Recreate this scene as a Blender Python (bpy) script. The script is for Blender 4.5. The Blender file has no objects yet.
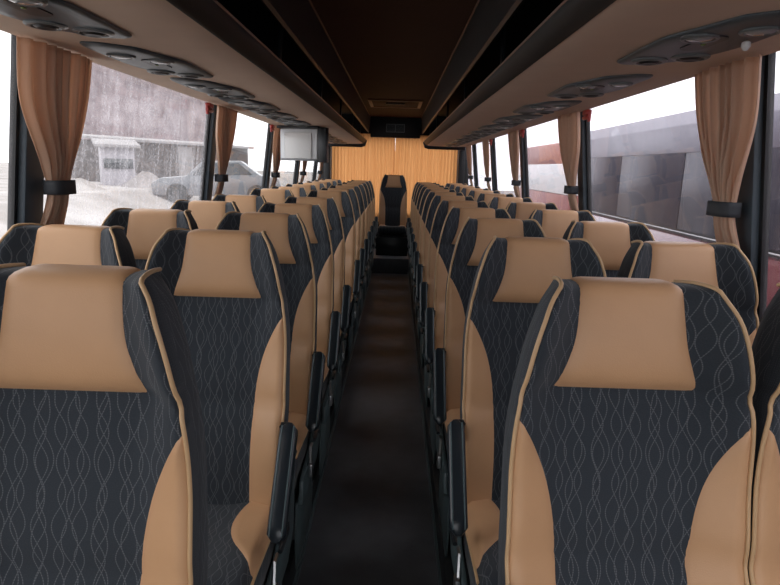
import bpy, bmesh, math, random
from mathutils import Vector, Matrix
random.seed(7)
scene = bpy.context.scene
COL = scene.collection
PI = math.pi
ZC = 1.6                      # eye height above the aisle floor
PLAT = 0.145                  # seat platform above the aisle floor
REAR = 10.25                  # rear end of the saloon

# ------------------------------------------------------------------ helpers
def lerp(a, b, t): return a + (b - a) * t
def clamp(x, a=0.0, b=1.0): return max(a, min(b, x))
def sstep(a, b, x):
    t = clamp((x - a) / (b - a)) if b != a else float(x >= a)
    return t * t * (3 - 2 * t)
def curve(pts, x):
    """monotone-ish smooth interpolation through (x, y) pairs"""
    if x <= pts[0][0]: return pts[0][1]
    if x >= pts[-1][0]: return pts[-1][1]
    n = len(pts)
    for i in range(n - 1):
        x0, y0 = pts[i]; x1, y1 = pts[i + 1]
        if x <= x1:
            d = (y1 - y0) / (x1 - x0)
            m0 = d if i == 0 else 0.5 * (d + (y0 - pts[i-1][1]) / (x0 - pts[i-1][0]))
            m1 = d if i == n - 2 else 0.5 * (d + (pts[i+2][1] - y1) / (pts[i+2][0] - x1))
            h = x1 - x0; t = (x - x0) / h
            return ((2*t**3 - 3*t*t + 1) * y0 + (t**3 - 2*t*t + t) * h * m0
                    + (-2*t**3 + 3*t*t) * y1 + (t**3 - t*t) * h * m1)

class MB:
    """collects shapes into one mesh"""
    def __init__(self):
        self.bm = bmesh.new()
        self.uv = None
    def _merge(self, other):
        me = bpy.data.meshes.new('tmp'); other.to_mesh(me); other.free()
        self.bm.from_mesh(me); bpy.data.meshes.remove(me)
    def box(self, c, s, bev=0.0, seg=2, rot=None):
        b = bmesh.new(); bmesh.ops.create_cube(b, size=1.0)
        bmesh.ops.scale(b, vec=s, verts=b.verts)
        if bev > 0:
            bmesh.ops.bevel(b, geom=list(b.edges), offset=bev, segments=seg, profile=0.5, affect='EDGES')
        if rot is not None: bmesh.ops.transform(b, matrix=rot.to_4x4(), verts=b.verts)
        bmesh.ops.translate(b, vec=c, verts=b.verts)
        self._merge(b); return self
    def grid(self, P, close_u=False, flip=False):
        """P[i][j] points; faces between neighbours"""
        vs = [[self.bm.verts.new(p) for p in row] for row in P]
        n = len(P); m = len(P[0])
        for i in range(n - 1):
            for j in range(m if close_u else m - 1):
                q = [vs[i][j], vs[i][(j+1) % m], vs[i+1][(j+1) % m], vs[i+1][j]]
                if flip: q.reverse()
                try: self.bm.faces.new(q)
                except ValueError: pass
        return vs
    def cap(self, ring, flip=False):
        r = list(ring)
        if flip: r.reverse()
        try: self.bm.faces.new(r)
        except ValueError: pass
    def tube(self, pts, r, n=8, caps=True):
        pts = [Vector(p) for p in pts]
        rows = []; prev = None
        for i, p in enumerate(pts):
            t = (pts[min(i+1, len(pts)-1)] - pts[max(i-1, 0)]).normalized()
            if prev is None:
                a = Vector((0, 0, 1)) if abs(t.z) < .9 else Vector((1, 0, 0))
                u = t.cross(a).normalized()
            else:
                u = (prev - t * prev.dot(t)).normalized()
            prev = u; v = t.cross(u)
            rr = r[i] if isinstance(r, (list, tuple)) else r
            rows.append([p + (u * math.cos(2*PI*k/n) + v * math.sin(2*PI*k/n)) * rr for k in range(n)])
        vs = self.grid(rows, close_u=True)
        if caps:
            self.cap(vs[0], True); self.cap(vs[-1])
        return self
    def prism(self, poly, a, b, axis='y', bev=0.0):
        """extrude a 2-D polygon along an axis between a and b"""
        def pt(p, t):
            return {'y': (p[0], t, p[1]), 'x': (t, p[0], p[1]), 'z': (p[0], p[1], t)}[axis]
        o = bmesh.new()
        v0 = [o.verts.new(pt(p, a)) for p in poly]; v1 = [o.verts.new(pt(p, b)) for p in poly]
        n = len(poly)
        for i in range(n): o.faces.new([v0[i], v0[(i+1) % n], v1[(i+1) % n], v1[i]])
        o.faces.new(v0[::-1]); o.faces.new(v1)
        bmesh.ops.recalc_face_normals(o, faces=o.faces)
        if bev > 0:
            bmesh.ops.bevel(o, geom=list(o.edges), offset=bev, segments=2, profile=0.5, affect='EDGES')
        self._merge(o); return self
    def lathe(self, prof, c, axis='z', n=20):
        """prof: (radius, height) pairs"""
        rows = []
        for r, h in prof:
            row = []
            for k in range(n):
                x, y = r * math.cos(2*PI*k/n), r * math.sin(2*PI*k/n)
                p = {'z': (x, y, h), 'y': (x, h, y), 'x': (h, x, y)}[axis]
                row.append((c[0]+p[0], c[1]+p[1], c[2]+p[2]))
            rows.append(row)
        vs = self.grid(rows, close_u=True)
        self.cap(vs[0]); self.cap(vs[-1])
        return self
    def build(self, name, mat, parent=None, smooth=True, recalc=True, auto=35, uvf=None, loc=None):
        bm = self.bm
        if recalc: bmesh.ops.recalc_face_normals(bm, faces=bm.faces)
        if uvf is not None:
            lay = bm.loops.layers.uv.new('UVMap')
            for f in bm.faces:
                for l in f.loops: l[lay].uv = uvf(l.vert.co)
        if smooth:
            for f in bm.faces: f.smooth = True
            ca = math.radians(auto)
            for e in bm.edges:
                if len(e.link_faces) == 2 and e.calc_face_angle(0) > ca: e.smooth = False
        me = bpy.data.meshes.new(name); bm.to_mesh(me); bm.free()
        me.materials.append(mat)
        o = bpy.data.objects.new(name, me); COL.objects.link(o)
        if parent is not None: o.parent = parent
        if loc is not None: o.location = loc
        return o

def tag(o, label=None, cat=None, group=None, kind=None):
    if label: o['label'] = label
    if cat: o['category'] = cat
    if group: o['group'] = group
    if kind: o['kind'] = kind
    return o
def thing(name, label, cat, loc=(0, 0, 0), group=None):
    o = bpy.data.objects.new(name, None); COL.objects.link(o)
    o.location = loc; o.empty_display_size = .1
    return tag(o, label, cat, group)
def struct(o): o['kind'] = 'structure'; return o
def dup(o, parent=None):
    c = o.copy(); COL.objects.link(c)
    if parent is not None: c.parent = parent
    for ch in list(o.children):
        if ch is not c: dup(ch, c)
    return c

# ------------------------------------------------------------------ materials
def new_mat(name):
    m = bpy.data.materials.new(name); m.use_nodes = True
    nt = m.node_tree; nt.nodes.clear()
    out = nt.nodes.new('ShaderNodeOutputMaterial')
    return m, nt, out
def N(nt, t, **kw):
    n = nt.nodes.new(t)
    for k, v in kw.items():
        if k.startswith('i_'): n.inputs[k[2:].replace('_', ' ')].default_value = v
        else: setattr(n, k, v)
    return n
def math_node(nt, op, a, b=None, c=None, clampit=False):
    n = nt.nodes.new('ShaderNodeMath'); n.operation = op; n.use_clamp = clampit
    for i, x in enumerate((a, b, c)):
        if x is None: continue
        if isinstance(x, (int, float)): n.inputs[i].default_value = x
        else: nt.links.new(x, n.inputs[i])
    return n.outputs[0]
def mixc(nt, f, a, b):
    n = nt.nodes.new('ShaderNodeMix'); n.data_type = 'RGBA'
    for s, x in ((0, f), (6, a), (7, b)):
        if isinstance(x, (int, float)): n.inputs[s].default_value = x
        elif isinstance(x, tuple): n.inputs[s].default_value = (*x, 1) if len(x) == 3 else x
        else: nt.links.new(x, n.inputs[s])
    return n.outputs[2]
def simple(name, col, rough=.5, metal=0.0, spec=.5, var=.06, scale=30., bump=0.0, bscale=200., coat=0.0, sheen=0.0, trans=0.0):
    m, nt, out = new_mat(name)
    p = N(nt, 'ShaderNodeBsdfPrincipled')
    p.inputs['Roughness'].default_value = rough; p.inputs['Metallic'].default_value = metal
    p.inputs['Specular IOR Level'].default_value = spec
    p.inputs['Coat Weight'].default_value = coat
    p.inputs['Sheen Weight'].default_value = sheen
    tc = N(nt, 'ShaderNodeTexCoord')
    nz = N(nt, 'ShaderNodeTexNoise'); nz.inputs['Scale'].default_value = scale; nz.inputs['Detail'].default_value = 4
    nt.links.new(tc.outputs['Object'], nz.inputs['Vector'])
    lo = tuple(c * (1 - var) for c in col); hi = tuple(min(1, c * (1 + var)) for c in col)
    c = mixc(nt, nz.outputs['Fac'], lo, hi)
    nt.links.new(c, p.inputs['Base Color'])
    if bump > 0:
        n2 = N(nt, 'ShaderNodeTexNoise'); n2.inputs['Scale'].default_value = bscale; n2.inputs['Detail'].default_value = 3
        nt.links.new(tc.outputs['Object'], n2.inputs['Vector'])
        b = N(nt, 'ShaderNodeBump'); b.inputs['Strength'].default_value = bump; b.inputs['Distance'].default_value = .002
        nt.links.new(n2.outputs['Fac'], b.inputs['Height']); nt.links.new(b.outputs['Normal'], p.inputs['Normal'])
    sh = p.outputs[0]
    if trans > 0:
        t = N(nt, 'ShaderNodeBsdfTranslucent'); nt.links.new(c, t.inputs['Color'])
        mx = N(nt, 'ShaderNodeMixShader'); mx.inputs[0].default_value = trans
        nt.links.new(sh, mx.inputs[1]); nt.links.new(t.outputs[0], mx.inputs[2]); sh = mx.outputs[0]
    nt.links.new(sh, out.inputs['Surface'])
    return m

def wave_fabric():
    """charcoal weave with thin wandering grey wave lines (UV in metres)"""
    m, nt, out = new_mat('charcoal_wave_fabric')
    tc = N(nt, 'ShaderNodeTexCoord'); sp = N(nt, 'ShaderNodeSeparateXYZ')
    nt.links.new(tc.outputs['UV'], sp.inputs[0])
    x, v = sp.outputs[0], sp.outputs[1]
    total = None
    fams = [(.036, .0098, .112, 0.0, .0), (.036, .0098, .112, PI, .003), (.052, .0125, .150, 1.1, .011), (.052, .0115, .150, 1.1 + PI * .92, .016)]
    for pitch, amp, per, ph, off in fams:
        w1 = math_node(nt, 'SINE', math_node(nt, 'MULTIPLY_ADD', v, 2*PI/per, ph))
        w2 = math_node(nt, 'SINE', math_node(nt, 'MULTIPLY_ADD', v, 2*PI/(per*2.7), ph*1.7 + .6))
        xx = math_node(nt, 'MULTIPLY_ADD', w1, amp, x)
        xx = math_node(nt, 'MULTIPLY_ADD', w2, amp*.45, xx)
        fr = math_node(nt, 'FRACT', math_node(nt, 'MULTIPLY', math_node(nt, 'ADD', xx, off + 5.0), 1/pitch))
        d = math_node(nt, 'MULTIPLY', math_node(nt, 'ABSOLUTE', math_node(nt, 'SUBTRACT', fr, .5)), pitch)
        ln = N(nt, 'ShaderNodeMapRange'); ln.interpolation_type = 'SMOOTHSTEP'
        nt.links.new(d, ln.inputs[0])
        ln.inputs[1].default_value = .0013; ln.inputs[2].default_value = .0005
        ln.inputs[3].default_value = 0; ln.inputs[4].default_value = 1
        total = ln.outputs[0] if total is None else math_node(nt, 'MAXIMUM', total, ln.outputs[0])
    dots = math_node(nt, 'MULTIPLY_ADD', math_node(nt, 'SINE', math_node(nt, 'MULTIPLY', v, 2*PI/.0042)), .3, .62)
    fac = math_node(nt, 'MULTIPLY', total, dots, clampit=True)
    nz = N(nt, 'ShaderNodeTexNoise'); nz.inputs['Scale'].default_value = 420; nz.inputs['Detail'].default_value = 2
    nt.links.new(tc.outputs['UV'], nz.inputs['Vector'])
    base = mixc(nt, nz.outputs['Fac'], (.019, .024, .031), (.040, .048, .058))
    col = mixc(nt, fac, base, (.125, .13, .14))
    p = N(nt, 'ShaderNodeBsdfPrincipled'); p.inputs['Roughness'].default_value = .85
    p.inputs['Specular IOR Level'].default_value = .25; p.inputs['Sheen Weight'].default_value = .12
    nt.links.new(col, p.inputs['Base Color'])
    b = N(nt, 'ShaderNodeBump'); b.inputs['Strength'].default_value = .25; b.inputs['Distance'].default_value = .001
    nt.links.new(nz.outputs['Fac'], b.inputs['Height']); nt.links.new(b.outputs['Normal'], p.inputs['Normal'])
    nt.links.new(p.outputs[0], out.inputs['Surface'])
    return m

def pane_glass(name, dirt=.05, rain=0.0, tint=(1, 1, 1), refl=1.0):
    m, nt, out = new_mat(name)
    tr = N(nt, 'ShaderNodeBsdfTransparent'); tr.inputs['Color'].default_value = (*tint, 1)
    gl = N(nt, 'ShaderNodeBsdfGlossy'); gl.inputs['Roughness'].default_value = .02
    ge = N(nt, 'ShaderNodeNewGeometry'); vd = N(nt, 'ShaderNodeVectorMath', operation='DOT_PRODUCT')
    nt.links.new(ge.outputs['Incoming'], vd.inputs[0]); nt.links.new(ge.outputs['Normal'], vd.inputs[1])
    one = math_node(nt, 'SUBTRACT', 1.0, math_node(nt, 'ABSOLUTE', vd.outputs['Value']), clampit=True)
    sch = math_node(nt, 'MULTIPLY_ADD', math_node(nt, 'POWER', one, 5.0), .96, .04)
    f = math_node(nt, 'MULTIPLY', sch, refl * .55, clampit=True)
    mx = N(nt, 'ShaderNodeMixShader'); nt.links.new(f, mx.inputs[0])
    nt.links.new(tr.outputs[0], mx.inputs[1]); nt.links.new(gl.outputs[0], mx.inputs[2])
    tc = N(nt, 'ShaderNodeTexCoord')
    mp = N(nt, 'ShaderNodeMapping'); mp.inputs['Scale'].default_value = (1, 26, 2.2)
    nt.links.new(tc.outputs['Object'], mp.inputs[0])
    streak = N(nt, 'ShaderNodeTexNoise'); streak.inputs['Scale'].default_value = 1.6; streak.inputs['Detail'].default_value = 5
    nt.links.new(mp.outputs[0], streak.inputs['Vector'])
    drops = N(nt, 'ShaderNodeTexVoronoi'); drops.inputs['Scale'].default_value = 75
    mp2 = N(nt, 'ShaderNodeMapping'); mp2.inputs['Scale'].default_value = (1, 1.3, .7)
    nt.links.new(tc.outputs['Object'], mp2.inputs[0]); nt.links.new(mp2.outputs[0], drops.inputs['Vector'])
    dr = N(nt, 'ShaderNodeMapRange'); nt.links.new(drops.outputs['Distance'], dr.inputs[0])
    dr.inputs[1].default_value = .42; dr.inputs[2].default_value = .2; dr.inputs[3].default_value = 0; dr.inputs[4].default_value = 1
    big = N(nt, 'ShaderNodeTexNoise'); big.inputs['Scale'].default_value = 5
    nt.links.new(tc.outputs['Object'], big.inputs['Vector'])
    dm = math_node(nt, 'MULTIPLY', dr.outputs[0], math_node(nt, 'MULTIPLY', streak.outputs['Fac'], rain))
    st = N(nt, 'ShaderNodeMapRange'); nt.links.new(streak.outputs['Fac'], st.inputs[0])
    st.inputs[1].default_value = .45; st.inputs[2].default_value = .75; st.inputs[3].default_value = 0; st.inputs[4].default_value = rain * .5
    dd = math_node(nt, 'ADD', dm, st.outputs[0])
    dd = math_node(nt, 'ADD', dd, math_node(nt, 'MULTIPLY', big.outputs['Fac'], dirt), clampit=True)
    di = N(nt, 'ShaderNodeBsdfTranslucent'); di.inputs['Color'].default_value = (.86, .84, .88, 1)
    df = N(nt, 'ShaderNodeBsdfDiffuse'); df.inputs['Color'].default_value = (.7, .7, .72, 1)
    dmx = N(nt, 'ShaderNodeMixShader'); dmx.inputs[0].default_value = .35
    nt.links.new(di.outputs[0], dmx.inputs[1]); nt.links.new(df.outputs[0], dmx.inputs[2])
    m2 = N(nt, 'ShaderNodeMixShader'); nt.links.new(dd, m2.inputs[0])
    nt.links.new(mx.outputs[0], m2.inputs[1]); nt.links.new(dmx.outputs[0], m2.inputs[2])
    nt.links.new(m2.outputs[0], out.inputs['Surface'])
    return m

def curtain_mat(name, lo, hi, trans, stripe=90.):
    m, nt, out = new_mat(name)
    tc = N(nt, 'ShaderNodeTexCoord'); mp = N(nt, 'ShaderNodeMapping'); mp.inputs['Scale'].default_value = (1, 1, .012)
    nt.links.new(tc.outputs['UV'], mp.inputs[0])
    mp.inputs['Scale'].default_value = (stripe, 1.2, 1)
    nz = N(nt, 'ShaderNodeTexNoise'); nz.inputs['Scale'].default_value = 1; nz.inputs['Detail'].default_value = 3
    nt.links.new(mp.outputs[0], nz.inputs['Vector'])
    c = mixc(nt, nz.outputs['Fac'], lo, hi)
    p = N(nt, 'ShaderNodeBsdfPrincipled'); p.inputs['Roughness'].default_value = .42
    p.inputs['Specular IOR Level'].default_value = .35; p.inputs['Sheen Weight'].default_value = .25
    nt.links.new(c, p.inputs['Base Color'])
    t = N(nt, 'ShaderNodeBsdfTranslucent'); nt.links.new(c, t.inputs['Color'])
    mx = N(nt, 'ShaderNodeMixShader'); mx.inputs[0].default_value = trans
    nt.links.new(p.outputs[0], mx.inputs[1]); nt.links.new(t.outputs[0], mx.inputs[2])
    nt.links.new(mx.outputs[0], out.inputs['Surface'])
    return m

M = {}
M['fabric'] = wave_fabric()
M['shell'] = simple('charcoal_plain_fabric', (.016, .018, .023), .8, spec=.25, bump=.3, bscale=500)
M['tan'] = simple('tan_leatherette', (.58, .335, .178), .42, spec=.4, var=.05, scale=14, bump=.18, bscale=420)
M['pipe'] = simple('tan_piping', (.56, .36, .19), .5, var=.05)
M['blackplastic'] = simple('black_plastic', (.012, .015, .018), .33, spec=.5, var=.15, bump=.1, bscale=600)
M['armplastic'] = simple('armrest_plastic', (.016, .022, .028), .3, spec=.55, var=.1)
M['tealplastic'] = simple('dark_teal_plastic', (.09, .125, .133), .38, spec=.5, var=.15)
M['steel'] = simple('brushed_steel', (.55, .56, .57), .28, metal=1.0, var=.08)
M['frame'] = simple('black_steel', (.02, .021, .023), .4, metal=.3, var=.2)
M['floor'] = simple('black_vinyl', (.105, .109, .12), .42, spec=.45, var=.35, scale=9, bump=.25, bscale=90)
M['platform'] = simple('grey_vinyl', (.02, .023, .025), .5, var=.25, scale=12)
M['wall'] = simple('grey_carpet_wall', (.10, .085, .075), .9, var=.1, bump=.3)
M['pillar'] = simple('slate_pillar', (.05, .068, .085), .55, var=.1, scale=10)
M['gasket'] = simple('black_rubber', (.01, .01, .011), .55)
M['lining'] = simple('taupe_lining', (.70, .535, .42), .8, var=.06, scale=8, bump=.15, bscale=500, spec=.2)
M['fascia'] = simple('charcoal_fascia', (.012, .013, .0145), .6, var=.15)
M['edge'] = simple('brown_edge_trim', (.20, .10, .06), .4, var=.1)
M['darkshelf'] = simple('dark_shelf_carpet', (.012, .011, .011), .9, var=.3)
M['ceiling'] = simple('brown_ceiling_fabric', (.066, .030, .020), .75, var=.12, scale=6, bump=.2, bscale=500, spec=.2)
M['valance'] = simple('grey_valance', (.05, .05, .05), .42, var=.12)
M['console'] = simple('slate_console_plastic', (.062, .080, .092), .38, var=.12, scale=20)
M['recess'] = simple('console_recess', (.012, .013, .015), .4)
M['lens'] = simple('frosted_lens', (.30, .32, .33), .12, spec=.8, coat=.4)
M['ventgrey'] = simple('vent_grey', (.13, .145, .15), .3, var=.1)
M['white'] = simple('white_plastic', (.75, .75, .74), .4, var=.03)
M['silver'] = simple('silver_plastic', (.74, .76, .77), .35, var=.04)
M['greyplastic'] = simple('grey_plastic', (.25, .26, .27), .4)
M['red'] = simple('red_plastic', (.42, .035, .025), .35, var=.1)
M['amber'] = simple('amber_plastic', (.55, .45, .06), .3)
M['greenled'] = simple('green_button', (.16, .22, .06), .3)
M['curtain'] = curtain_mat('tan_satin_curtain', (.66, .43, .29), (.90, .68, .52), .46, 60)
M['rearcurtain'] = curtain_mat('orange_rear_curtain', (.50, .20, .06), (.85, .44, .18), .66, 46)
M['band'] = simple('charcoal_band', (.03, .034, .04), .7, var=.2)
M['glass_left'] = pane_glass('rain_streaked_glass', .11, .38)
M['glass_clean'] = pane_glass('window_glass', .05, .05)
M['glass_right'] = pane_glass('dusty_tinted_glass', .035, .06, (.93, .92, .95), 1.1)

# ------------------------------------------------------------------ the seat
BL = .84                      # backrest length along its lean
HINGE_Z = .40                 # hinge above the platform
LEAN = math.radians(11.5)
W_PTS = [(0, .205), (.08, .217), (.3, .220), (.5, .220), (.70, .216), (.78, .206), (.86, .193), (.92, .179), (.97, .163), (1.0, .148)]
HB_PTS = [(.775, .140), (.82, .124), (.88, .108), (.94, .101), (1.0, .098)]
BO_PTS = [(0, .122), (.35, .123), (.48, .131), (.58, .150), (.66, .180), (.715, .209)]
CURL = .045                   # the top rolls back over this radius
def hw(s):
    if s <= 1: return curve(W_PTS, s)
    return .148 - .026 * min(1, (s - 1) / .06)
def hb(s): return curve(HB_PTS, min(s, 1)) if s >= .77 else .139
def depth(x, s):
    """how far the cushion front stands proud of the backrest plane (towards the sitter)"""
    ss = min(s, 1.0)
    base = .055 + .018 * math.exp(-((ss - .22) / .16) ** 2) - .010 * math.exp(-((ss - .40) / .035) ** 2)
    head = sstep(.745, .83, ss)
    base += .020 * head * math.sin(PI * clamp((ss - .75) / .33)) - .010 * math.exp(-((ss - .775) / .018) ** 2)
    w = hw(ss); b0 = lerp(.112, hb(ss) * .96, sstep(.69, .78, ss))
    g = clamp((abs(x) - b0) / max(.01, w - b0))
    wing = lerp(.040, .068, sstep(.55, .80, ss)) * (.75 + .25 * sstep(0, .2, ss))
    wing *= 1 - .25 * sstep(.93, 1.0, ss)
    g2 = g * g * (3 - 2 * g)
    return base + wing * (.55 * g + .45 * g2) * (1 - .18 * sstep(.86, 1, g))
def plane(x, d, z):
    """backrest-local point: d forward of the plane (towards -y), z along the lean"""
    return Vector((x, z * math.sin(LEAN) - d * math.cos(LEAN), z * math.cos(LEAN) + d * math.sin(LEAN)))
def S(x, s, off=0.0):
    d = depth(x, s)
    if s <= 1.0:
        return plane(x, d + off, s * BL)
    t = min(1.0, (s - 1.0) / .06)
    a = t * PI / 2
    d0 = -.02
    return plane(x, d0 + (d - d0) * (math.cos(a)) + off * math.cos(a), BL + (CURL * .55) * math.sin(a) + off * math.sin(a))
SROWS = [i / 60 for i in range(61)] + [1.0 + .06 * k / 6 for k in range(1, 7)]
TH = .035
def build_backrest(parent):
    mb = MB(); rows = []
    uvm = {}
    NX = 44
    for s in SROWS:
        w = hw(s); row = []
        for j in range(NX + 1):
            q = -1 + 2 * j / NX
            q = math.copysign(abs(q) ** .9, q)
            row.append((S(q * w, s), (q * w, s * BL)))
        # side and back of the shell
        e = depth(w, s) if s <= 1 else depth(w, 1) * math.cos(min(1, (s - 1)/.06) * PI/2)
        zz = min(s, 1) * BL + (CURL*.55 * math.sin(min(1, max(0, s-1)/.06)*PI/2))
        bk = -lerp(.055, .02, sstep(.3, 1.0, s))
        if s > 1: bk = lerp(bk, -.02, (s - 1) / .06)
        for fx, dd in ((1.0, lerp(e, bk, .35)), (1.0, lerp(e, bk, .7)), (.94, lerp(e, bk, .93)), (.8, bk), (.4, bk - .006), (0, bk - .008)):
            row.append((plane(w * fx, dd, zz), (w * fx + .25 + dd, s * BL)))
        for fx, dd in ((.4, bk - .006), (.8, bk), (.94, lerp(e, bk, .93)), (1.0, lerp(e, bk, .7)), (1.0, lerp(e, bk, .35))):
            row.append((plane(-w * fx, dd, zz), (-w * fx - .25 - dd, s * BL)))
        rows.append(row)
    vs = mb.grid([[p for p, _ in r] for r in rows], close_u=True)
    for r, vr in zip(rows, vs):
        for (p, uv), v in zip(r, vr): uvm[v] = uv
    mb.cap(vs[0]); mb.cap(vs[-1])
    bm = mb.bm
    bmesh.ops.recalc_face_normals(bm, faces=bm.faces)
    lay = bm.loops.layers.uv.new('UVMap')
    for f in bm.faces:
        for l in f.loops: l[lay].uv = uvm[l.vert]
    return mb.build('backrest', M['fabric'], parent, recalc=False, auto=60, loc=(0, 0, HINGE_Z))
def edge_puff(a, b, wa, wb):
    return min(1, a / wa) * min(1, b / wb)
def patch(xl, xr, s0, s1, ns, nx, puff=.007, wa=.018, wb=.018, open_top=False):
    """a sewn-on panel following the backrest surface"""
    mb = MB(); rows = []
    for i in range(ns + 1):
        s = lerp(s0, s1, (i / ns) if open_top else (.5 - .5 * math.cos(PI * i / ns))); a, b = xl(s), xr(s); row = []
        for j in range(nx + 1):
            x = lerp(a, b, .5 - .5 * math.cos(PI * j / nx))
            de = min(x - a, b - x); ds = (s - s0) * BL if open_top else min(s - s0, s1 - s) * BL
            k = math.sqrt(clamp(de / wa)) * math.sqrt(clamp(ds / wb))
            row.append(S(x, s, -.0012 + puff * k))
        rows.append(row)
    mb.grid(rows)
    return mb
def mb_orient(mb, o_hint=Vector((0, -1, .2))):
    bm = mb.bm; bm.normal_update()
    tot = sum((f.normal * f.calc_area() for f in bm.faces), Vector())
    if tot.dot(o_hint) < 0: bmesh.ops.reverse_faces(bm, faces=bm.faces)
    return mb
def build_cushion(parent):
    """seat cushion; local origin at the hinge line on the platform"""
    mb = MB(); rows = []; uvm = {}
    ny, nx = 16, 20
    y0, y1 = .01, -.47
    prof = []                         # around: top from back to front, then nose, then bottom
    for i in range(ny + 1):
        t = i / ny; prof.append((lerp(y0, y1 + .03, t), .455 + .022 * sstep(.3, 1, t), 1))
    for k in range(1, 7):
        a = k / 6 * PI * .95
        prof.append((y1 + .03 - .055 * math.sin(a), .477 - .055 * (1 - math.cos(a)), 1))
    prof.append((y1 + .06, .345, 0)); prof.append((-.2, .335, 0)); prof.append((y0, .335, 0))
    for (y, z, top) in prof:
        row = []
        for j in range(nx + 1):
            q = -1 + 2 * j / nx; x = q * .216
            r = sstep(.86, 1.0, abs(q))
            dz = -.028 * r * r if top else .02 * r * r
            dish = -.014 * (1 - sstep(.2, .7, abs(q))) * (1 if top and y > y1 + .04 else 0)
            row.append((x, y, z + dz + dish))
        rows.append(row)
    vs = mb.grid(rows)
    # sides
    mb.cap([r[0] for r in vs]); mb.cap([r[-1] for r in vs], True)
    mb.bm.faces.new([vs[-1][j] for j in range(nx + 1)] + [vs[0][j] for j in range(nx, -1, -1)])
    o = mb.build('seat_cushion', M['fabric'], parent, auto=50, uvf=lambda c: (c.x, c.y - c.z * .6))
    def top(x, y):
        t = clamp((y0 - y) / (y0 - (y1 + .03))); q = abs(x) / .216
        r = sstep(.86, 1, q)
        return .455 + .022 * sstep(.3, 1, t) - .028 * r * r - .014 * (1 - sstep(.2, .7, q))
    for sx in (-1, 1):
        pb = MB(); rws = []
        for i in range(19):
            t = i / 18; y = lerp(-.035, -.40, t)
            xi = curve([(0, .130), (.12, .110), (.35, .098), (.6, .125), (.85, .185), (1, .214)], t)
            row = []
            for j in range(9):
                x = lerp(xi, .2165, j / 8)
                k = math.sqrt(clamp((x - xi) / .015)) * math.sqrt(clamp(min(t, 1 - t) * .4 / .015))
                row.append((sx * x, y, top(x, y) - .002 + .008 * k))
            rws.append(row)
        pb.grid(rws); mb_orient(pb, Vector((0, 0, 1)))
        pb.build('cushion_bolster', M['tan'], o, recalc=False, auto=60)
        tb = MB(); tb.tube([(sx * .2165, y, top(.2165, y) + .002) for y in [lerp(-.03, -.44, k / 14) for k in range(15)]], .0042, 6)
        tb.build('piping', M['pipe'], o)
    return o

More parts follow.
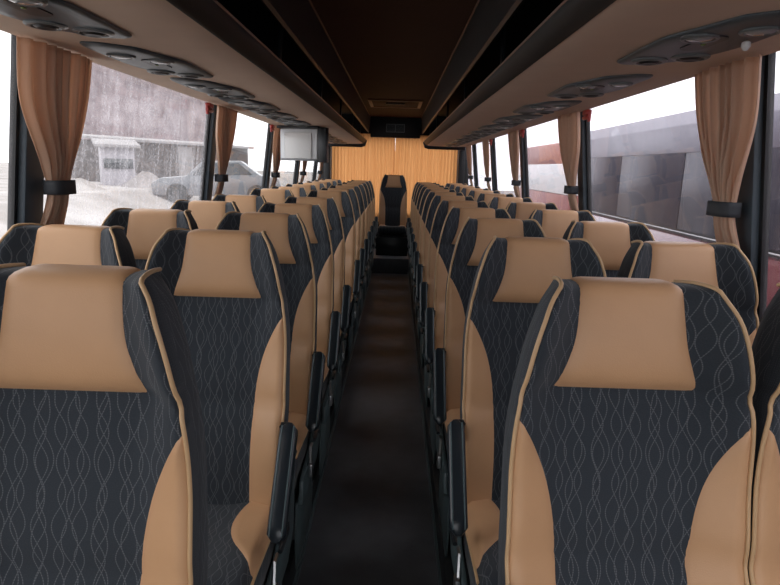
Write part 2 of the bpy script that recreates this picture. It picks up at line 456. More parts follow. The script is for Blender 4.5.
def make_seat(arm, name='coach_seat'):
    root = bpy.data.objects.new(name, None); COL.objects.link(root); root.empty_display_size = .1
    b = build_backrest(root)
    mb_orient(patch(lambda s: -hb(s), lambda s: hb(s), .778, 1.052, 22, 18, puff=.008, open_top=True)).build('headrest_panel', M['tan'], b, recalc=False, auto=60)
    bo = lambda s: min(curve(BO_PTS, s), hw(s) - .0015)
    for sx in (-1, 1):
        if sx > 0: pm = patch(bo, hw, .01, .728, 32, 10)
        else: pm = patch(lambda s: -hw(s), lambda s: -bo(s), .01, .728, 32, 10)
        mb_orient(pm).build('side_bolster', M['tan'], b, recalc=False, auto=60)
        pts = []
        for s in SROWS:
            w = hw(s); p = S(sx * w, s, .002); p.x += sx * .0012; pts.append(p)
        tb = MB(); tb.tube(pts, .0042, 8); tb.build('piping', M['pipe'], b, auto=60)
    build_cushion(root)
    # pan under the cushion, two legs
    MB().box((0, -.21, .315), (.40, .42, .035), .01).build('seat_pan', M['frame'], root)
    for sx in (-1, 1):
        lb = MB()
        lb.prism([(-.32, 0), (-.10, 0), (-.14, .02), (-.17, .10), (-.12, .298), (-.30, .298), (-.25, .10), (-.28, .02)], sx * .17 - .018, sx * .17 + .018, 'x', .004)
        lb.build('leg', M['frame'], root)
    for sx in ((arm,) if arm else (-1, 1)):
        X = sx * .2235
        if arm:
            # moulded side cover at the hinge
            pc = MB()
            pc.prism([(-.44, .27), (-.05, .25), (.05, .30), (.075, .42), (.06, .50), (.0, .53), (-.05, .50), (-.10, .42), (-.20, .37), (-.42, .35)],
                     X, X + sx * .016, 'x', .004)
            pc.build('side_cover', M['tealplastic'], root)
            # armrest folded down towards the front
            a0 = Vector((X + sx * .029, -.085, .727)); a1 = Vector((X + sx * .029, -.30, .487))
            d = (a1 - a0).normalized(); up = Vector((0, -d.z, d.y)); up = up if up.y < 0 else -up
            rows = []
            n = 16
            for i in range(n + 1):
                t = i / n; c = a0.lerp(a1, t)
                e = min(1, math.sqrt(max(0, 1 - (abs(t - .5) * 2) ** 8)) + .35)
                hwid, hh = .0255 * e, .021 * e
                ring = []
                for k in range(16):
                    an = 2 * PI * k / 16
                    cx = math.copysign(abs(math.cos(an)) ** .5, math.cos(an)) * hwid
                    cz = math.copysign(abs(math.sin(an)) ** .5, math.sin(an)) * hh
                    ring.append(c + Vector((1, 0, 0)) * cx + up * cz)
                rows.append(ring)
            ab = MB(); vs = ab.grid(rows, close_u=True); ab.cap(vs[0]); ab.cap(vs[-1])
            ar = ab.build('armrest', M['armplastic'], root, auto=50)
            pd = MB()
            for e in (-1, 1):
                pd.tube([a0.lerp(a1, t) + up * .0205 + Vector((e * .0165, 0, 0)) for t in (.04, .3, .6, .96)], .0022, 6)
            pd.build('trim_strip', M['tealplastic'], ar)
            # pivot and bracket down to the cover
            br = MB()
            br.tube([(X + sx * .005, -.088, .716), (X + sx * .03, -.088, .716)], .015, 12)
            br.tube([(X + sx * .008, -.07, .71), (X + sx * .008, -.02, .60), (X + sx * .008, .01, .50)], .012, 8)
            br.build('armrest_bracket', M['blackplastic'], root)
            # recline lever and belt buckle
            lv = MB()
            lv.tube([(X + sx * .022, -.10, .40), (X + sx * .030, -.17, .43), (X + sx * .030, -.245, .425)], [.010, .011, .007], 8)
            lv.lathe([(.002, 0), (.02, .001), (.02, .012), (.002, .013)], (X + sx * .016 if sx > 0 else X - .028, -.10, .40), 'x', 14)
            lv.build('recline_lever', M['blackplastic'], root)
            bk = MB(); bk.box((X + sx * .026, -.30, .335), (.016, .036, .052), .004)
            bk.tube([(X + sx * .024, -.30, .36), (X + sx * .02, -.27, .41), (X + sx * .018, -.22, .40)], .006, 6)
            bk.build('hinge_bracket', M['steel'], root)
            sc = MB()
            sc.prism([(-.43, 0.0), (-.06, 0.0), (-.03, .10), (-.06, .248), (-.43, .268), (-.45, .10)], X - sx * .012, X - sx * .004, 'x', .003)
            sc.build('base_panel', M['tealplastic'], root)
    return root

# mesh prototypes: armrest on +x, on -x, without
PROTO = {1: make_seat(1), -1: make_seat(-1), 0: make_seat(0)}
used = set()
def place_seat(kind, x, y, z, label, group, recline=0.0, mirror=False):
    """y is where the wing tips stand"""
    if kind not in used: used.add(kind); r = PROTO[kind]
    else: r = dup(PROTO[kind])
    r.location = (x, y - .085, z); r.scale = (1, 1, 1)
    tag(r, label, 'seat', group)
    for ch in r.children:
        if ch.name.startswith('backrest'): ch.rotation_euler = (-math.radians(recline), 0, 0)
    return r
ORD = ['front', 'second', 'third', 'fourth', 'fifth', 'sixth', 'seventh', 'eighth', 'ninth', 'tenth', 'eleventh', 'last']
LY = [1.01, 1.78, 2.46, 3.15, 3.85, 4.90, 5.60, 6.35, 7.08, 7.80, 8.52, 9.24]
RY = [1.10, 1.84, 2.56, 3.30, 4.04, 4.78, 5.52, 6.26, 7.00, 7.74, 8.48, 9.22]
LX, RX, SP = -.493, .495, .4535
LR = [-3.0, 2.0, -.5, .5, 0, -2.5, .5, -1, 0, -.5, 0, 0]
RR = [0, 1.5, .5, 1, 1, .5, .8, .3, .6, 0, .5, 0]
for i in range(12):
    lz = rz = PLAT
    seat = place_seat(1, LX - (.012 if i == 0 else 0), LY[i], lz, 'tan and charcoal coach seat beside the aisle, %s row on the left' % ORD[i], 'coach seats in rows along the aisle', LR[i])
    if i == 0: seat.scale = (1.006, 1.006, 1.006)
    if i > 0:
        place_seat(0, LX - SP, LY[i], lz, 'tan and charcoal coach seat by the left windows, %s row' % ORD[i], 'coach seats in rows along the aisle', LR[i] + random.uniform(-.8, .8))
    place_seat(-1, RX, RY[i], rz, 'tan and charcoal coach seat beside the aisle, %s row on the right' % ORD[i], 'coach seats in rows along the aisle', RR[i])
    place_seat(0, RX + SP, RY[i], rz, 'tan and charcoal coach seat by the right windows, %s row' % ORD[i], 'coach seats in rows along the aisle', RR[i] + random.uniform(-.8, .8))
REAR_Z = .235
kb = MB(); kb.box((0, 9.46, REAR_Z + .145), (.50, .02, .29), .004); struct(kb.build('trim_30', M['blackplastic']))
rs = place_seat(0, .0, 9.90, REAR_Z, 'tan and charcoal rear seat facing down the aisle before the orange curtain', 'coach seats in rows along the aisle', 0)

# ------------------------------------------------------------------ the saloon shell
Y0 = -1.6
EL, ER = -.300, .268          # aisle edges
WX = 1.25
def wx(z): return WX - .12 * clamp((z - 1.0) / 1.0) if z > 1.0 else WX
fl = MB(); fl.box(((EL + ER) / 2, (Y0 + 9.15) / 2, -.02), (ER - EL, 9.15 - Y0, .04))
struct(fl.build('floor', M['floor']))
for k, (a, b, z) in enumerate(((-WX - .02, EL, PLAT), (ER, WX + .02, PLAT))):
    pb = MB(); pb.box(((a + b) / 2, (Y0 + REAR) / 2, z / 2 - .02), (b - a, REAR - Y0, z + .04), .006)
    struct(pb.build('floor', M['platform']))
# metal edging along the aisle
for k, (x, z) in enumerate(((EL + .004, .03), (ER - .004, .03))):
    tb = MB(); tb.box((x, (Y0 + 9.1) / 2, .022), (.008, 9.1 - Y0, .044), .002)
    struct(tb.build('trim_%d' % (k + 1), M['tealplastic']))
# steps at the back of the aisle
st = MB(); st.box(((EL + ER) / 2, (9.15 + REAR) / 2, REAR_Z / 2 - .02), (ER - EL - .002, REAR - 9.15, REAR_Z + .04), .008)
struct(st.build('floor', M['floor']))
# lower walls
for sx, nm in ((-1, 'left'), (1, 'right')):
    wb = MB(); wb.box((sx * (WX + .035), (Y0 + REAR) / 2, .46), (.07, REAR - Y0, 1.10), .004)
    struct(wb.build('wall_' + nm, M['wall']))
    # roof-side strip above the windows, behind the rack
    tb = MB(); tb.box((sx * 1.185, (Y0 + REAR) / 2, 2.215), (.05, REAR - Y0, .42))
    struct(tb.build('trim_%d' % (3 if sx < 0 else 4), M['darkshelf']))
# ceiling and roof
cb = MB(); cb.box((0, (Y0 + REAR) / 2, 2.42), (.86, REAR - Y0, .04)); struct(cb.build('ceiling', M['ceiling']))
rb = MB(); rb.box((0, (Y0 + REAR) / 2, 2.47), (2.42, REAR - Y0 + .3, .05)); struct(rb.build('roof', M['fascia']))
# side valances between ceiling and rack opening
n_trim = 5
for sx in (-1, 1):
    vb = MB(); vb.prism([(sx * .425, 2.40), (sx * .412, 2.395), (sx * .432, 2.17), (sx * .445, 2.16), (sx * .462, 2.17), (sx * .46, 2.44), (sx * .425, 2.44)], Y0, REAR - .02, 'y')
    struct(vb.build('trim_%d' % n_trim, M['valance'])); n_trim += 1
    eb = MB(); eb.tube([(sx * .412, Y0, 2.396), (sx * .412, REAR - .05, 2.396)], .006, 8)
    struct(eb.build('trim_%d' % n_trim, M['edge'])); n_trim += 1
# pillars and windows
PIL = {-1: [.1, 2.05, 4.02, 5.85, 7.60, 9.30], 1: [.1, 1.99, 3.76, 5.52, 7.25, 8.95]}
def slab(x_of, y0, y1, z0, z1, t, sx, inner=0.0):
    """panel in the leaning side plane"""
    P = []
    zs = [lerp(z0, z1, k / 6) for k in range(7)]
    poly = [(sx * (x_of(z) + inner), z) for z in zs] + [(sx * (x_of(z) + inner + t), z) for z in reversed(zs)]
    return poly
wn = 1
for sx in (-1, 1):
    ys = PIL[sx]
    for k, y in enumerate(ys):
        w = .055 if k > 0 else .06
        pb = MB(); pb.prism(slab(wx, 0, 0, .985, 2.0, .05, sx, -.012), y - w, y + w, 'y', .006)
        struct(pb.build('trim_%d' % n_trim, M['pillar'])); n_trim += 1
    ends = ys + [REAR - .05]
    spans = [(Y0, ys[0])] + [(ends[k], ends[k+1]) for k in range(len(ys))]
    for (a, b) in spans:
        ya, yb = a + .056, b - .056
        if a == Y0: ya = Y0 + .02
        fr = MB()
        for (u, v, z0, z1) in ((ya, ya + .018, .99, 2.0), (yb - .018, yb, .99, 2.0), (ya + .018, yb - .018, .99, 1.02), (ya + .018, yb - .018, 1.985, 2.0)):
            fr.prism(slab(wx, 0, 0, z0, z1, .022, sx, .012), u, v, 'y')
        win = struct(fr.build('window_%d' % wn, M['gasket']))
        gm = M['glass_right'] if sx > 0 else (M['glass_left'] if (1.5 < a < 2.5) else M['glass_clean'])
        pn = MB(); pn.prism(slab(wx, 0, 0, 1.015, 1.99, .005, sx, .02), ya + .012, yb - .012, 'y')
        pn.build('pane', gm, win, smooth=False)
        wn += 1
# rear wall: dark surround, rear window behind the curtains
rw = MB()
rw.box((0, REAR + .06, .42), (2.5, .08, .88)); rw.box((0, REAR + .06, 2.28), (2.5, .08, .34))
for sx in (-1, 1): rw.box((sx * 1.15, REAR + .06, 1.47), (.20, .08, 1.30))
struct(rw.build('wall_rear', M['fascia']))
rf = MB(); rf.box((0, REAR + .11, 1.47), (2.1, .006, 1.32)); o = struct(rf.build('window_%d' % wn, M['glass_clean'], smooth=False)); wn += 1
# corner posts beside the rear curtain
for sx in (-1, 1):
    cp = MB(); cp.box((sx * 1.105, REAR - .10, 1.52), (.10, .16, 1.0), .01)
    struct(cp.build('trim_%d' % n_trim, M['gasket'])); n_trim += 1
# rear bulkhead above the curtain
bh = MB(); bh.prism([(-.40, 2.085), (.40, 2.085), (.408, 2.40), (-.408, 2.40)], REAR - .20, REAR + .01, 'y', .004)
bulk = struct(bh.build('trim_%d' % n_trim, M['fascia'])); n_trim += 1
gr = thing('air_grille', 'small black air grille on the bulkhead above the orange rear curtain', 'vent', (0, REAR - .205, 2.23))
fb = MB()
for (cx_, cz_, w_, h_) in ((0, .06, .30, .012), (0, -.06, .30, .012), (-.145, 0, .012, .12), (.145, 0, .012, .12), (0, 0, .012, .12)): fb.box((cx_, -.004, cz_), (w_, .012, h_))
fb.build('grille_frame', M['ventgrey'], gr)
sb = MB()
for k in range(5): sb.box((0, -.002, -.04 + .02 * k), (.28, .006, .007))
sb.build('slat', M['console'], gr)
# roof hatch
ht = thing('roof_hatch', 'brown framed roof hatch set in the dark ceiling near the back', 'roof hatch', (0, 7.9, 2.40))
hb_ = MB()
hb_.box((0, -.40, -.009), (.66, .04, .02), .006); hb_.box((0, .40, -.009), (.66, .04, .02), .006)
hb_.box((-.31, 0, -.009), (.04, .76, .02), .006); hb_.box((.31, 0, -.009), (.04, .76, .02), .006)
hb_.build('hatch_frame', M['edge'], ht)
MB().box((0, 0, -.004), (.58, .76, .008), .002).build('hatch_lid', M['ceiling'], ht)
MB().box((0, -.12, -.018), (.24, .05, .022), .008).build('hatch_handle', M['blackplastic'], ht)
# driver end: windscreen and cowl behind the camera let daylight in
fw = MB(); fw.box((0, Y0 - .04, .35), (2.5, .08, .9)); fw.box((0, Y0 - .04, 2.36), (2.5, .08, .16))
for sx in (-1, 1): fw.box((sx * 1.22, Y0 - .04, 1.55), (.1, .08, 1.5))
struct(fw.build('wall_front', M['fascia']))
fg = MB(); fg.box((0, Y0 - .05, 1.55), (2.34, .006, 1.5)); struct(fg.build('window_%d' % wn, M['glass_clean'], smooth=False)); wn += 1

# ------------------------------------------------------------------ luggage racks
RZ = 1.955
RE = 9.75                      # rack rear end
for sx, side in ((-1, 'left'), (1, 'right')):
    rk = thing('luggage_rack', 'long %s overhead luggage rack with taupe underside and black lip' % side, 'luggage rack', (0, 0, 0), 'overhead luggage racks')
    up = [(1.125, RZ + .004), (1.0, RZ - .004), (.8, RZ - .004), (.62, RZ), (.535, RZ + .003), (.505, RZ + .012), (.505, RZ + .03), (.62, RZ + .02), (1.0, RZ + .016), (1.125, RZ + .02)]
    ub = MB(); ub.prism([(sx * x, z) for x, z in up], Y0, RE, 'y'); ub.build('underside_panel', M['lining'], rk, auto=50)
    lb = MB(); lb.prism([(sx * x, z) for x, z in ((.503, RZ + .010), (.492, RZ + .012), (.462, RZ + .045), (.452, RZ + .062), (.455, RZ + .072), (.475, RZ + .072), (.503, RZ + .04))], Y0, RE, 'y'); lb.build('lip', M['fascia'], rk, auto=50)
    eb = MB(); eb.tube([(sx * .4535, Y0, RZ + .066), (sx * .4535, RE, RZ + .066)], .005, 6); eb.build('edge_strip', M['edge'], rk)
    sb = MB(); sb.prism([(sx * x, z) for x, z in ((.50, RZ + .035), (1.14, RZ + .03), (1.14, RZ + .05), (.50, RZ + .05))], Y0, RE, 'y'); sb.build('shelf', M['darkshelf'], rk)
    bb = MB(); bb.prism([(sx * x, z) for x, z in ((1.12, RZ + .05), (1.14, RZ + .05), (1.14, 2.43), (1.12, 2.43))], Y0, RE, 'y'); bb.build('back_panel', M['darkshelf'], rk)
    ec = MB(); ec.prism([(sx * x, z) for x, z in ((1.12, RZ - .05), (.53, RZ - .05), (.47, RZ - .03), (.44, RZ + .05), (.46, RZ + .08), (1.12, RZ + .09))], RE, RE + .05, 'y', .012); ec.build('end_cap', M['blackplastic'], rk)
    for k in range(6):
        y = 1.35 + 1.55 * k
        sb = MB(); sb.prism([(y, RZ + .055), (y + .05, RZ + .055), (y + .20, 2.44), (y + .15, 2.44)], sx * .52 - .008, sx * .52 + .008, 'x', .003)
        sb.build('bracket', M['blackplastic'], rk)

# ------------------------------------------------------------------ overhead consoles
def make_console():
    r = bpy.data.objects.new('overhead_console', None); COL.objects.link(r); r.empty_display_size = .1
    # outline in (across, along): a long lozenge with cut corners, built for the right side
    out = [(a * 1.18, b) for a, b in [(-.085, .335), (-.092, .30), (-.095, -.02), (-.060, -.16), (-.03, -.27), (.04, -.335), (.085, -.34), (.10, -.30), (.105, .02), (.082, .17), (.05, .27), (-.02, .34), (-.065, .352)]]
    n = 72; L = len(out)
    loop = []
    for k in range(n):
        f = k / n * L; i = int(f); t = f - i
        p0, p1, p2, p3 = (Vector(out[(i + d) % L]) for d in (-1, 0, 1, 2))
        loop.append(.55 * p1.lerp(p2, t) + .45 * .5 * ((2*p1) + (p2 - p0) * t + (2*p0 - 5*p1 + 4*p2 - p3) * t*t + (3*p1 - p0 - 3*p2 + p3) * t**3))
    hb2 = MB(); rows = []
    for sc, z in ((1.0, .001), (1.0, -.003), (.97, -.007), (.90, -.010), (.6, -.011), (.2, -.012)):
        rows.append([(p.x * sc, p.y * sc, z) for p in loop])
    vs = hb2.grid(rows, close_u=True); hb2.cap(vs[0]); hb2.cap(vs[-1])
    hb2.build('housing', M['console'], r, auto=45)
    rc = MB()
    cap = []
    for k in range(24):
        a = 2 * PI * k / 24; yy = .06 * (1 if math.sin(a) > 0 else -1)
        cap.append((.030 * math.cos(a) - .01, yy + .030 * math.sin(a) - .03))
    rc.prism(cap, -.0145, -.009, 'z'); rcs = rc.build('switch_recess', M['recess'], r)
    MB().box((-.01, -.03, -.016), (.010, .014, .005), .003).build('call_button', M['greenled'], rcs)
    for (x, y) in ((-.04, .235), (.048, .16)):
        v = MB(); v.lathe([(.052, -.008), (.052, -.014), (.046, -.018), (.038, -.018), (.033, -.013), (.004, -.013)], (x, y, 0), 'z', 24)
        vo = v.build('air_vent', M['ventgrey'], r, auto=40)
        nz = MB(); nz.lathe([(.028, -.012), (.030, -.017), (.022, -.022), (.012, -.020), (.002, -.019)], (x, y, 0), 'z', 18)
        nz.build('nozzle', M['recess'], vo, auto=40)
    for (x, y) in ((-.045, -.085), (.052, -.175)):
        v = MB(); v.lathe([(.046, -.008), (.046, -.014), (.042, -.017), (.036, -.016), (.034, -.013), (.003, -.013)], (x, y, 0), 'z', 24)
        vo = v.build('reading_light', M['ventgrey'], r, auto=40)
        ln = MB(); ln.lathe([(.034, -.012), (.031, -.016), (.018, -.019), (.002, -.020)], (x, y, 0), 'z', 18)
        ln.build('lens', M['lens'], vo, auto=50)
    return r
con = make_console()
CY = {1: [1.68, 2.58, 3.42, 4.22] + [5.0 + .74 * k for k in range(6)], -1: [1.50, 2.28, 3.03, 3.74, 4.44, 5.14] + [6.12 + .74 * k for k in range(5)]}
first = True
PO = ['nearest', 'second', 'third', 'fourth', 'fifth', 'sixth', 'seventh', 'eighth', 'ninth', 'tenth', 'eleventh', 'twelfth']
for sx, side in ((1, 'right'), (-1, 'left')):
    for k, y in enumerate(CY[sx]):
        o = con if first else dup(con)
        first = False
        o.location = (sx * .832, y, RZ - .0055)
        if sx < 0: o.rotation_euler = (0, 0, 0); o.scale = (-1, 1, 1)
        tag(o, 'grey reading light and air vent console under the %s rack, %s along' % (side, PO[k]), 'overhead console', 'reading light consoles under the racks')
tg = MB(); tg.lathe([(.004, 0), (.010, -.004), (.011, -.014), (.006, -.022), (.002, -.024)], (0, 0, 0), 'z', 12)
tgo = tg.build('hanging_tag', M['white']); tgo.location = (.905, 1.60, RZ - .019)
tag(tgo, 'tiny white tag hanging from the nearest right console', 'tag')

# ------------------------------------------------------------------ hammers
def make_hammer():
    r = bpy.data.objects.new('emergency_hammer', None); COL.objects.link(r); r.empty_display_size = .1
    MB().box((0, 0, -.02), (.03, .085, .03), .007).build('mount_bracket', M['red'], r)
    h = MB(); h.tube([(-.0, -.055, -.045), (0, -.02, -.047), (0, .05, -.047), (0, .06, -.046)], [.008, .011, .011, .007], 10)
    h.build('hammer_handle', M['red'], r)
    h2 = MB(); h2.tube([(0, -.045, -.02), (0, -.045, -.072)], [.011, .009], 10); h2.build('hammer_head', M['red'], r)
    return r
hm = make_hammer(); first = True
for sx, side, ys in ((1, 'right', [3.46, 5.22, 6.95]), (-1, 'left', [3.72, 5.56])):
    for k, y in enumerate(ys):
        o = hm if first else dup(hm); first = False
        o.location = (sx * 1.085, y, RZ - .004)
        tag(o, 'red emergency hammer under the %s rack edge, %s along from the front' % (side, PO[k] if k else 'first'), 'hammer', 'red emergency hammers')

# ------------------------------------------------------------------ side curtains
def side_curtain(sx, y0, width, seed, label, tie_z=1.50, top=1.948, full=1.0):
    rnd = random.Random(seed)
    tie_c = .06 if sx < 0 else .02
    th = thing('window_curtain', label, 'curtain', (0, 0, 0), 'tied satin window curtains')
    mb = MB(); rows = []; nz, nu = 44, 110
    tw = .105
    ph = [rnd.uniform(0, 6.28) for _ in range(4)]
    nf = 8.5
    for i in range(nz + 1):
        z = lerp(top, 1.03, i / nz)
        if z >= tie_z:
            t = (top - z) / (top - tie_z)
            far = lerp(width - .17, tie_c + tw / 2, curve([(0, 0), (.3, .10), (.6, .42), (.85, .85), (1, 1)], t))
            near = lerp(-.17, tie_c - tw / 2, curve([(0, 0), (.4, .12), (.8, .75), (1, 1)], t))
        else:
            t = (tie_z - z) / (tie_z - 1.03)
            far = lerp(tie_c + tw / 2, tie_c + .10, sstep(.06, .7, t)); near = lerp(tie_c - tw / 2, tie_c - .09, sstep(.06, .7, t))
        squeeze = math.exp(-((z - tie_z) / .05) ** 2)
        amp = lerp(.020, .015, squeeze) * (1 if z > tie_z else lerp(1, .4, sstep(.03, .2, tie_z - z)))
        row = []
        for j in range(nu + 1):
            u = j / nu
            uu = u + .02 * math.sin(2*PI*u*2 + ph[0])
            wv = math.sin(2*PI*nf*uu + ph[1]) + .45 * math.sin(2*PI*nf*1.9*uu + ph[2] + (z - top) * 1.2) + .25 * math.sin(2*PI*2.3*uu + ph[3])
            y = y0 + lerp(near, far, u) + .006 * math.sin(2*PI*nf*uu + ph[1] + 1.3)
            bulge = .012 * math.sin(PI * u) * (1 - squeeze)
            x = wx(z) - lerp(.062, .036, sstep(.03, .18, tie_z - z)) + amp * wv * -.55 - bulge * (1 if z > tie_z else 0)
            row.append((sx * x, y, z))
        rows.append(row)
    vs = mb.grid(rows)
    uvm = {}
    for i, r in enumerate(vs):
        for j, v in enumerate(r): uvm[v] = (j / nu, i / nz)
    lay = mb.bm.loops.layers.uv.new('UVMap')
    for f in mb.bm.faces:
        for l in f.loops: l[lay].uv = uvm[l.vert]
    o = mb.build('drape', M['curtain'], th, auto=180)
    m = o.modifiers.new('Solidify', 'SOLIDIFY'); m.thickness = .0025
    bb = MB(); ring = []
    for k in range(28):
        a = 2 * PI * k / 28
        cy = y0 + tie_c; cx = sx * (wx(tie_z) - .062)
        ring.append((cx + .038 * math.copysign(abs(math.cos(a)) ** .7, math.cos(a)), cy + .066 * math.copysign(abs(math.sin(a)) ** .7, math.sin(a))))
    rws = [[(p[0], p[1], tie_z + dz) for p in ring] for dz in (-.024, -.008, .008, .024)]
    bb.grid(rws, close_u=True)
    bo_ = bb.build('tie_band', M['band'], th, auto=60)
    m = bo_.modifiers.new('Solidify', 'SOLIDIFY'); m.thickness = .004
    return th
sd = 3
for sx, side in ((-1, 'left'), (1, 'right')):
    for k, y in enumerate(PIL[sx][1:]):
        wdt = (.39, .42, .40, .38, .38)[k] if sx > 0 else (.40, .44, .40, .38, .38)[k]
        side_curtain(sx, y, wdt, sd, 'tan satin curtain with dark tie band behind the %s pillar on the %s' % (('nearest', 'second', 'third', 'fourth', 'fifth')[k], side)); sd += 1

# ------------------------------------------------------------------ rear curtains
for sx, side in ((-1, 'left'), (1, 'right')):
    mb = MB(); rows = []; nu = 150
    for i in range(13):
        z = lerp(2.14, .70, i / 12); t = i / 12
        row = []
        for j in range(nu + 1):
            u = j / nu
            gap = .012 * sstep(.55, 0, t) - .004 if sx > 0 else -.004
            x = sx * lerp(gap, 1.045, u)
            y = REAR - (.018 if sx > 0 else .040) - .009 * math.sin(2*PI*u*19 + .8 * math.sin(5 * u) + .5 * t)
            row.append((x, y, z))
        rows.append(row)
    vs = mb.grid(rows); uvm = {}
    for i, r in enumerate(vs):
        for j, v in enumerate(r): uvm[v] = (j / nu + (2 if sx > 0 else 0), i / 12)
    lay = mb.bm.loops.layers.uv.new('UVMap')
    for f in mb.bm.faces:
        for l in f.loops: l[lay].uv = uvm[l.vert]
    o = mb.build('rear_curtain', M['rearcurtain'], auto=180)
    tag(o, 'glowing orange pleated curtain, %s half of the rear window' % side, 'curtain', 'rear window curtains')

# ------------------------------------------------------------------ fold-down monitor
mn = thing('monitor', 'pale grey fold-down monitor hanging under the left luggage rack, its back showing', 'monitor', (-.86, 5.66, RZ - .006))
mn.rotation_euler = (0, 0, -.22)
MB().box((0, .01, -.012), (.40, .12, .022), .006).build('ceiling_bracket', M['blackplastic'], mn)
MB().box((0, .0, -.168), (.36, .030, .285), .008).build('housing', M['silver'], mn)
rb_ = MB(); rb_.prism([(-.13, -.29), (.13, -.29), (.13, -.06), (-.13, -.06)], -.03, -.016, 'y', .012); rb_.build('back_bulge', M['white'], mn)
MB().box((0, -.014, -.298), (.352, .022, .018), .005).build('bottom_bar', M['greyplastic'], mn)
MB().box((0, .018, -.168), (.33, .008, .245), .002).build('screen', M['recess'], mn)
MB().box((.225, .02, -.165), (.085, .07, .31), .006).build('hinge_arm', M['blackplastic'], mn)

# ------------------------------------------------------------------ outside, left
GZ = -1.25
def noise_mat(name, cols, scale, rough=.9, detail=6):
    m, nt, out = new_mat(name)
    tc = N(nt, 'ShaderNodeTexCoord'); nz = N(nt, 'ShaderNodeTexNoise'); nz.inputs['Scale'].default_value = scale; nz.inputs['Detail'].default_value = detail
    nt.links.new(tc.outputs['Object'], nz.inputs['Vector'])
    r = N(nt, 'ShaderNodeValToRGB'); el = r.color_ramp.elements
    el[0].position = .3; el[0].color = (*cols[0], 1); el[1].position = .7; el[1].color = (*cols[-1], 1)
    for k, c in enumerate(cols[1:-1]):
        e = el.new(.3 + .4 * (k + 1) / (len(cols) - 1)); e.color = (*c, 1)
    nt.links.new(nz.outputs['Fac'], r.inputs[0])
    p = N(nt, 'ShaderNodeBsdfPrincipled'); p.inputs['Roughness'].default_value = rough
    nt.links.new(r.outputs[0], p.inputs['Base Color']); nt.links.new(p.outputs[0], out.inputs['Surface'])
    return m
M['yard'] = noise_mat('pale_gravel_yard', [(.19, .17, .16), (.27, .25, .24), (.38, .36, .355)], .6)
M['thicket'] = noise_mat('bare_thicket', [(.11, .08, .088), (.18, .14, .15), (.26, .215, .225)], 1.1, detail=10)
M['shedwood'] = noise_mat('weathered_shed_boards', [(.05, .043, .042), (.085, .07, .068)], 2.0)
M['rust'] = noise_mat('shed_roof', [(.20, .19, .195), (.30, .285, .29)], 2.)
M['earth'] = noise_mat('earth_heap', [(.16, .14, .135), (.27, .25, .25)], 1.2)
M['carpaint'] = simple('grey_car_paint', (.13, .138, .155), .3, coat=.5)
M['carglass'] = simple('car_glass', (.03, .035, .04), .08, spec=.7)
M['hutpaint'] = simple('pale_hut_paint', (.33, .31, .34), .5)
M['coachglass'] = simple('coach_side_glass', (.045, .04, .055), .25, spec=.06)
M['tyre'] = simple('tyre_rubber', (.015, .015, .015), .7)
M['maroon'] = simple('maroon_coach_paint', (.19, .028, .035), .25, coat=.4)
M['lilac'] = simple('grey_lilac_paint', (.12, .108, .145), .35)
M['brickred'] = simple('red_van_paint', (.27, .085, .07), .4)
M['vanwhite'] = simple('white_van_paint', (.70, .70, .70), .35)

gb = MB(); rows = []
for i in range(31):
    x = lerp(-60, 60, i / 30); row = []
    for j in range(25):
        y = lerp(-25, 90, j / 24)
        z = GZ + (1.9 * sstep(-3, -7, x) if x < 0 else 0) + .05 * math.sin(x * 1.3 + y * .7)
        row.append((x, y, z))
    rows.append(row)
gb.grid(rows); struct(gb.build('ground', M['yard']))
def gz(x): return GZ + (1.9 * sstep(-3, -7, x) if x < 0 else 0)
# wooded bank far behind the sheds
hb3 = MB(); rows = []; rnd = random.Random(4)
for i in range(41):
    a = lerp(0, 1, i / 40); px, py = lerp(-19.8, -13.4, a), lerp(36, 46, a); row = []
    for j in range(9):
        t = j / 8
        hgt = (11.5 + 1.2 * math.sin(i * .6) + .8 * math.sin(i * 1.7)) * sstep(0, .8, t)
        row.append((px * (1 + .14 * t), py * (1 + .14 * t), .3 + hgt))
    rows.append(row)
hb3.grid(rows); struct(hb3.build('hill', M['thicket']))
def shed(name, label, c, size, yaw, wallm, roofm, cat):
    th = thing(name, label, cat, c); th.rotation_euler = (0, 0, yaw)
    w, d, h = size
    MB().box((0, 0, h / 2 - .15), (w, d, h + .3), .02).build('wall', wallm, th)
    rf2 = MB(); rf2.prism([(-d / 2 - .25, h - .02), (d / 2 + .25, h + .22), (d / 2 + .25, h + .32), (-d / 2 - .25, h + .09)], -w / 2 - .2, w / 2 + .2, 'x', .01); rf2.build('roof', roofm, th)
    return th
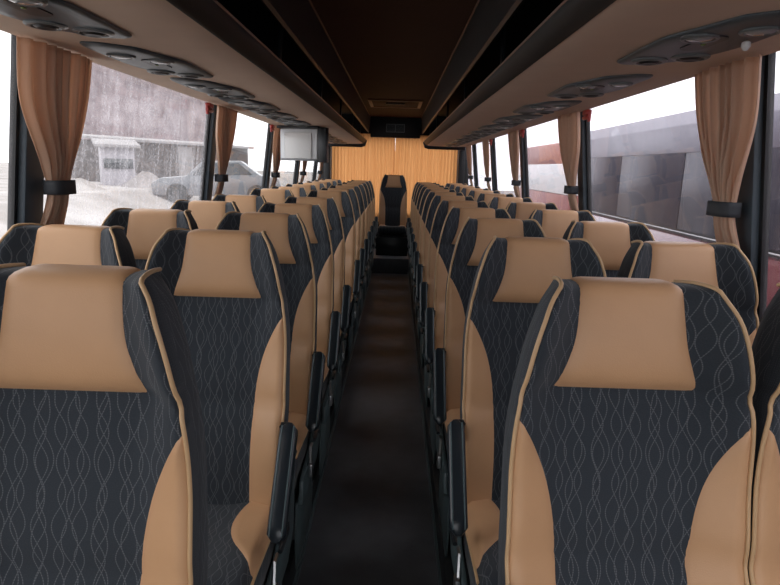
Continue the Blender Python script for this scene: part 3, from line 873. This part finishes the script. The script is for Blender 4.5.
# facing direction towards the bus
sh = shed('storage_shed', 'long dark boarded shed across the yard beyond the rain-streaked window', (-11.6, 30.5, .65), (9.0, 3.0, 1.75), math.radians(62), M['shedwood'], M['rust'], 'shed')
for k in range(3):
    MB().box((-2.6 + 2.6 * k, -1.52, .85), (.9, .04, 1.6), .01).build('door', M['rust'] if k == 1 else M['shedwood'], sh)
hu = shed('site_hut', 'small pale site hut with a dark window strip beside the long shed', (-10.6, 23.2, .60), (1.15, 1.1, 1.45), math.radians(30), M['hutpaint'], M['rust'], 'hut')
MB().box((.0, -.615, .85), (1.0, .03, .36), .01).build('window', M['carglass'], hu)
def mound(name, label, c, r, h, seed, mat, cat='heap'):
    rn = random.Random(seed); mb = MB(); rows = []
    for i in range(9):
        t = i / 8; row = []
        for k in range(28):
            a = 2 * PI * k / 28; rr = r * t * (1 + .12 * math.sin(3 * a + seed) + .06 * math.sin(7 * a))
            row.append((rr * math.cos(a), rr * math.sin(a) * .9, h * (1 - sstep(0, 1, t)) + .04 * rn.uniform(-1, 1) * (t < .95)))
        rows.append(row)
    vs = mb.grid(rows[1:], close_u=True); mb.cap(vs[0])
    o = mb.build(name, mat); o.location = c
    return tag(o, label, cat)
mound('earth_heap', 'grey earth heap in the yard in front of the dark shed', (-9.15, 22.3, .60), .95, .6, 2, M['earth'])
mound('gravel_heap', 'low pale gravel heap in the yard before the site hut', (-9.7, 18.4, .60), 1.1, .4, 5, M['yard'])
# parked car
car = thing('car', 'grey parked car in the yard beside the second left curtain', 'car', (-5.9, 20.4, gz(-5.9) - .02)); car.rotation_euler = (0, 0, math.radians(12))
cbp = [(-2.0, .25), (-2.05, .62), (-1.75, .80), (-.95, .88), (-.45, 1.36), (.75, 1.40), (1.35, .95), (1.95, .88), (2.05, .55), (2.0, .25)]
MB().prism(cbp, -.82, .82, 'y', .06).build('body', M['carpaint'], car)
for sy in (-1, 1):
    MB().prism([(-.78, .90), (-.40, 1.29), (.68, 1.32), (1.12, .96)], sy * .822, sy * .832, 'y').build('side_window', M['carglass'], car)
    for wxp in (-1.25, 1.25):
        wl = MB(); wl.lathe([(.05, -.1), (.31, -.1), (.33, -.06), (.33, .06), (.31, .1), (.05, .1)], (wxp, sy * .76, .31), 'y', 20); wl.build('wheel', M['tyre'], car)

# ------------------------------------------------------------------ outside, right
pc = thing('parked_coach', 'maroon coach with dark windows and white stripe parked close on the right', 'coach', (3.0, 0, GZ)); pc.rotation_euler = (0, 0, math.radians(-1.0))
PY0, PY1 = -3.2, 10.6
b1 = MB(); b1.box((1.2, (PY0 + PY1) / 2, 1.30), (2.4, PY1 - PY0, 1.86), .06); b1.build('body', M['maroon'], pc)
b2 = MB(); b2.prism([(0.0, 3.10), (.02, 3.40), (.12, 3.56), (.5, 3.62), (1.9, 3.62), (2.28, 3.56), (2.38, 3.40), (2.4, 3.10)], PY0, PY1, 'y', .01); b2.build('roof', M['lilac'], pc)
ng = 7; step = (PY1 - PY0 - .2) / ng
for k in range(ng):
    ya = PY0 + .1 + k * step
    wbx = MB(); wbx.box((.03, ya + step / 2, 2.70), (.05, step - .025, .82), .01); wbx.build('side_window', M['coachglass'], pc)
MB().box((1.2, (PY0 + PY1) / 2, 2.66), (2.3, PY1 - PY0 - .04, .90), .01).build('window_frame', M['fascia'], pc)
MB().box((-.004, (PY0 + PY1) / 2, 2.265), (.012, PY1 - PY0 - .1, .011), .002).build('stripe', M['vanwhite'], pc)
for y in (-1.2, 6.8):
    wl = MB(); wl.lathe([(.05, -.12), (.46, -.12), (.5, -.08), (.5, .08), (.46, .12), (.05, .12)], (.10, y, .5), 'x', 24); wl.build('wheel', M['tyre'], pc)
vn = thing('lorry', 'red lorry with a white band parked beyond the maroon coach', 'lorry', (3.6, 15.5, GZ))
MB().box((1.1, 0, 1.45), (2.1, 5.6, 1.9), .06).build('lower_body', M['brickred'], vn)
MB().box((1.1, 0, 2.72), (2.12, 5.62, .66), .03).build('side_band', M['vanwhite'], vn)
MB().box((1.1, .0, 3.28), (2.06, 5.6, .5), .08).build('load_box', M['brickred'], vn)
for y in (-1.8, 1.8):
    wl = MB(); wl.lathe([(.05, -.1), (.36, -.1), (.38, -.06), (.38, .06), (.36, .1), (.05, .1)], (.12, y, .38), 'x', 20); wl.build('wheel', M['tyre'], vn)

# ------------------------------------------------------------------ daylight
w = bpy.data.worlds.new('overcast_sky'); scene.world = w; w.use_nodes = True
nt = w.node_tree; nt.nodes.clear()
out = nt.nodes.new('ShaderNodeOutputWorld'); bg = nt.nodes.new('ShaderNodeBackground')
tc = nt.nodes.new('ShaderNodeTexCoord'); sp = nt.nodes.new('ShaderNodeSeparateXYZ'); nt.links.new(tc.outputs['Generated'], sp.inputs[0])
rp = nt.nodes.new('ShaderNodeValToRGB'); nt.links.new(sp.outputs[2], rp.inputs[0])
rp.color_ramp.elements[0].position = 0; rp.color_ramp.elements[0].color = (.80, .81, .85, 1)
rp.color_ramp.elements[1].position = .8; rp.color_ramp.elements[1].color = (1, 1, 1, 1)
nt.links.new(rp.outputs[0], bg.inputs[0]); bg.inputs[1].default_value = 1.6
nt.links.new(bg.outputs[0], out.inputs[0])

# ------------------------------------------------------------------ camera
FPX, VPX, VPY, ROLL = 600.0, 397.0, 168.0, 1.8
d = Vector(((VPX - 390) / FPX, -(VPY - 292.5) / FPX, -1)).normalized()
r_ = math.radians(ROLL); u = Vector((math.sin(r_), math.cos(r_), 0)); u = (u - d * u.dot(d)).normalized(); xx = d.cross(u)
R = Matrix((xx, d, u))        # rows: world axes seen in camera space -> camera-to-world rotation
cam = bpy.data.cameras.new('camera'); co = bpy.data.objects.new('camera', cam); COL.objects.link(co)
cam.sensor_width = 36; cam.lens = FPX / 780 * 36; cam.clip_start = .02; cam.clip_end = 300
mw = R.to_4x4(); mw.translation = (.045, 0, ZC); co.matrix_world = mw
scene.camera = co
scene.view_settings.view_transform = 'Standard'; scene.view_settings.look = 'None'
scene.view_settings.gamma = 1; scene.view_settings.use_curve_mapping = False
scene.view_settings.exposure = 0.9
scene.cycles.use_denoising = True
scene.cycles.max_bounces = 14; scene.cycles.diffuse_bounces = 6; scene.cycles.transparent_max_bounces = 24
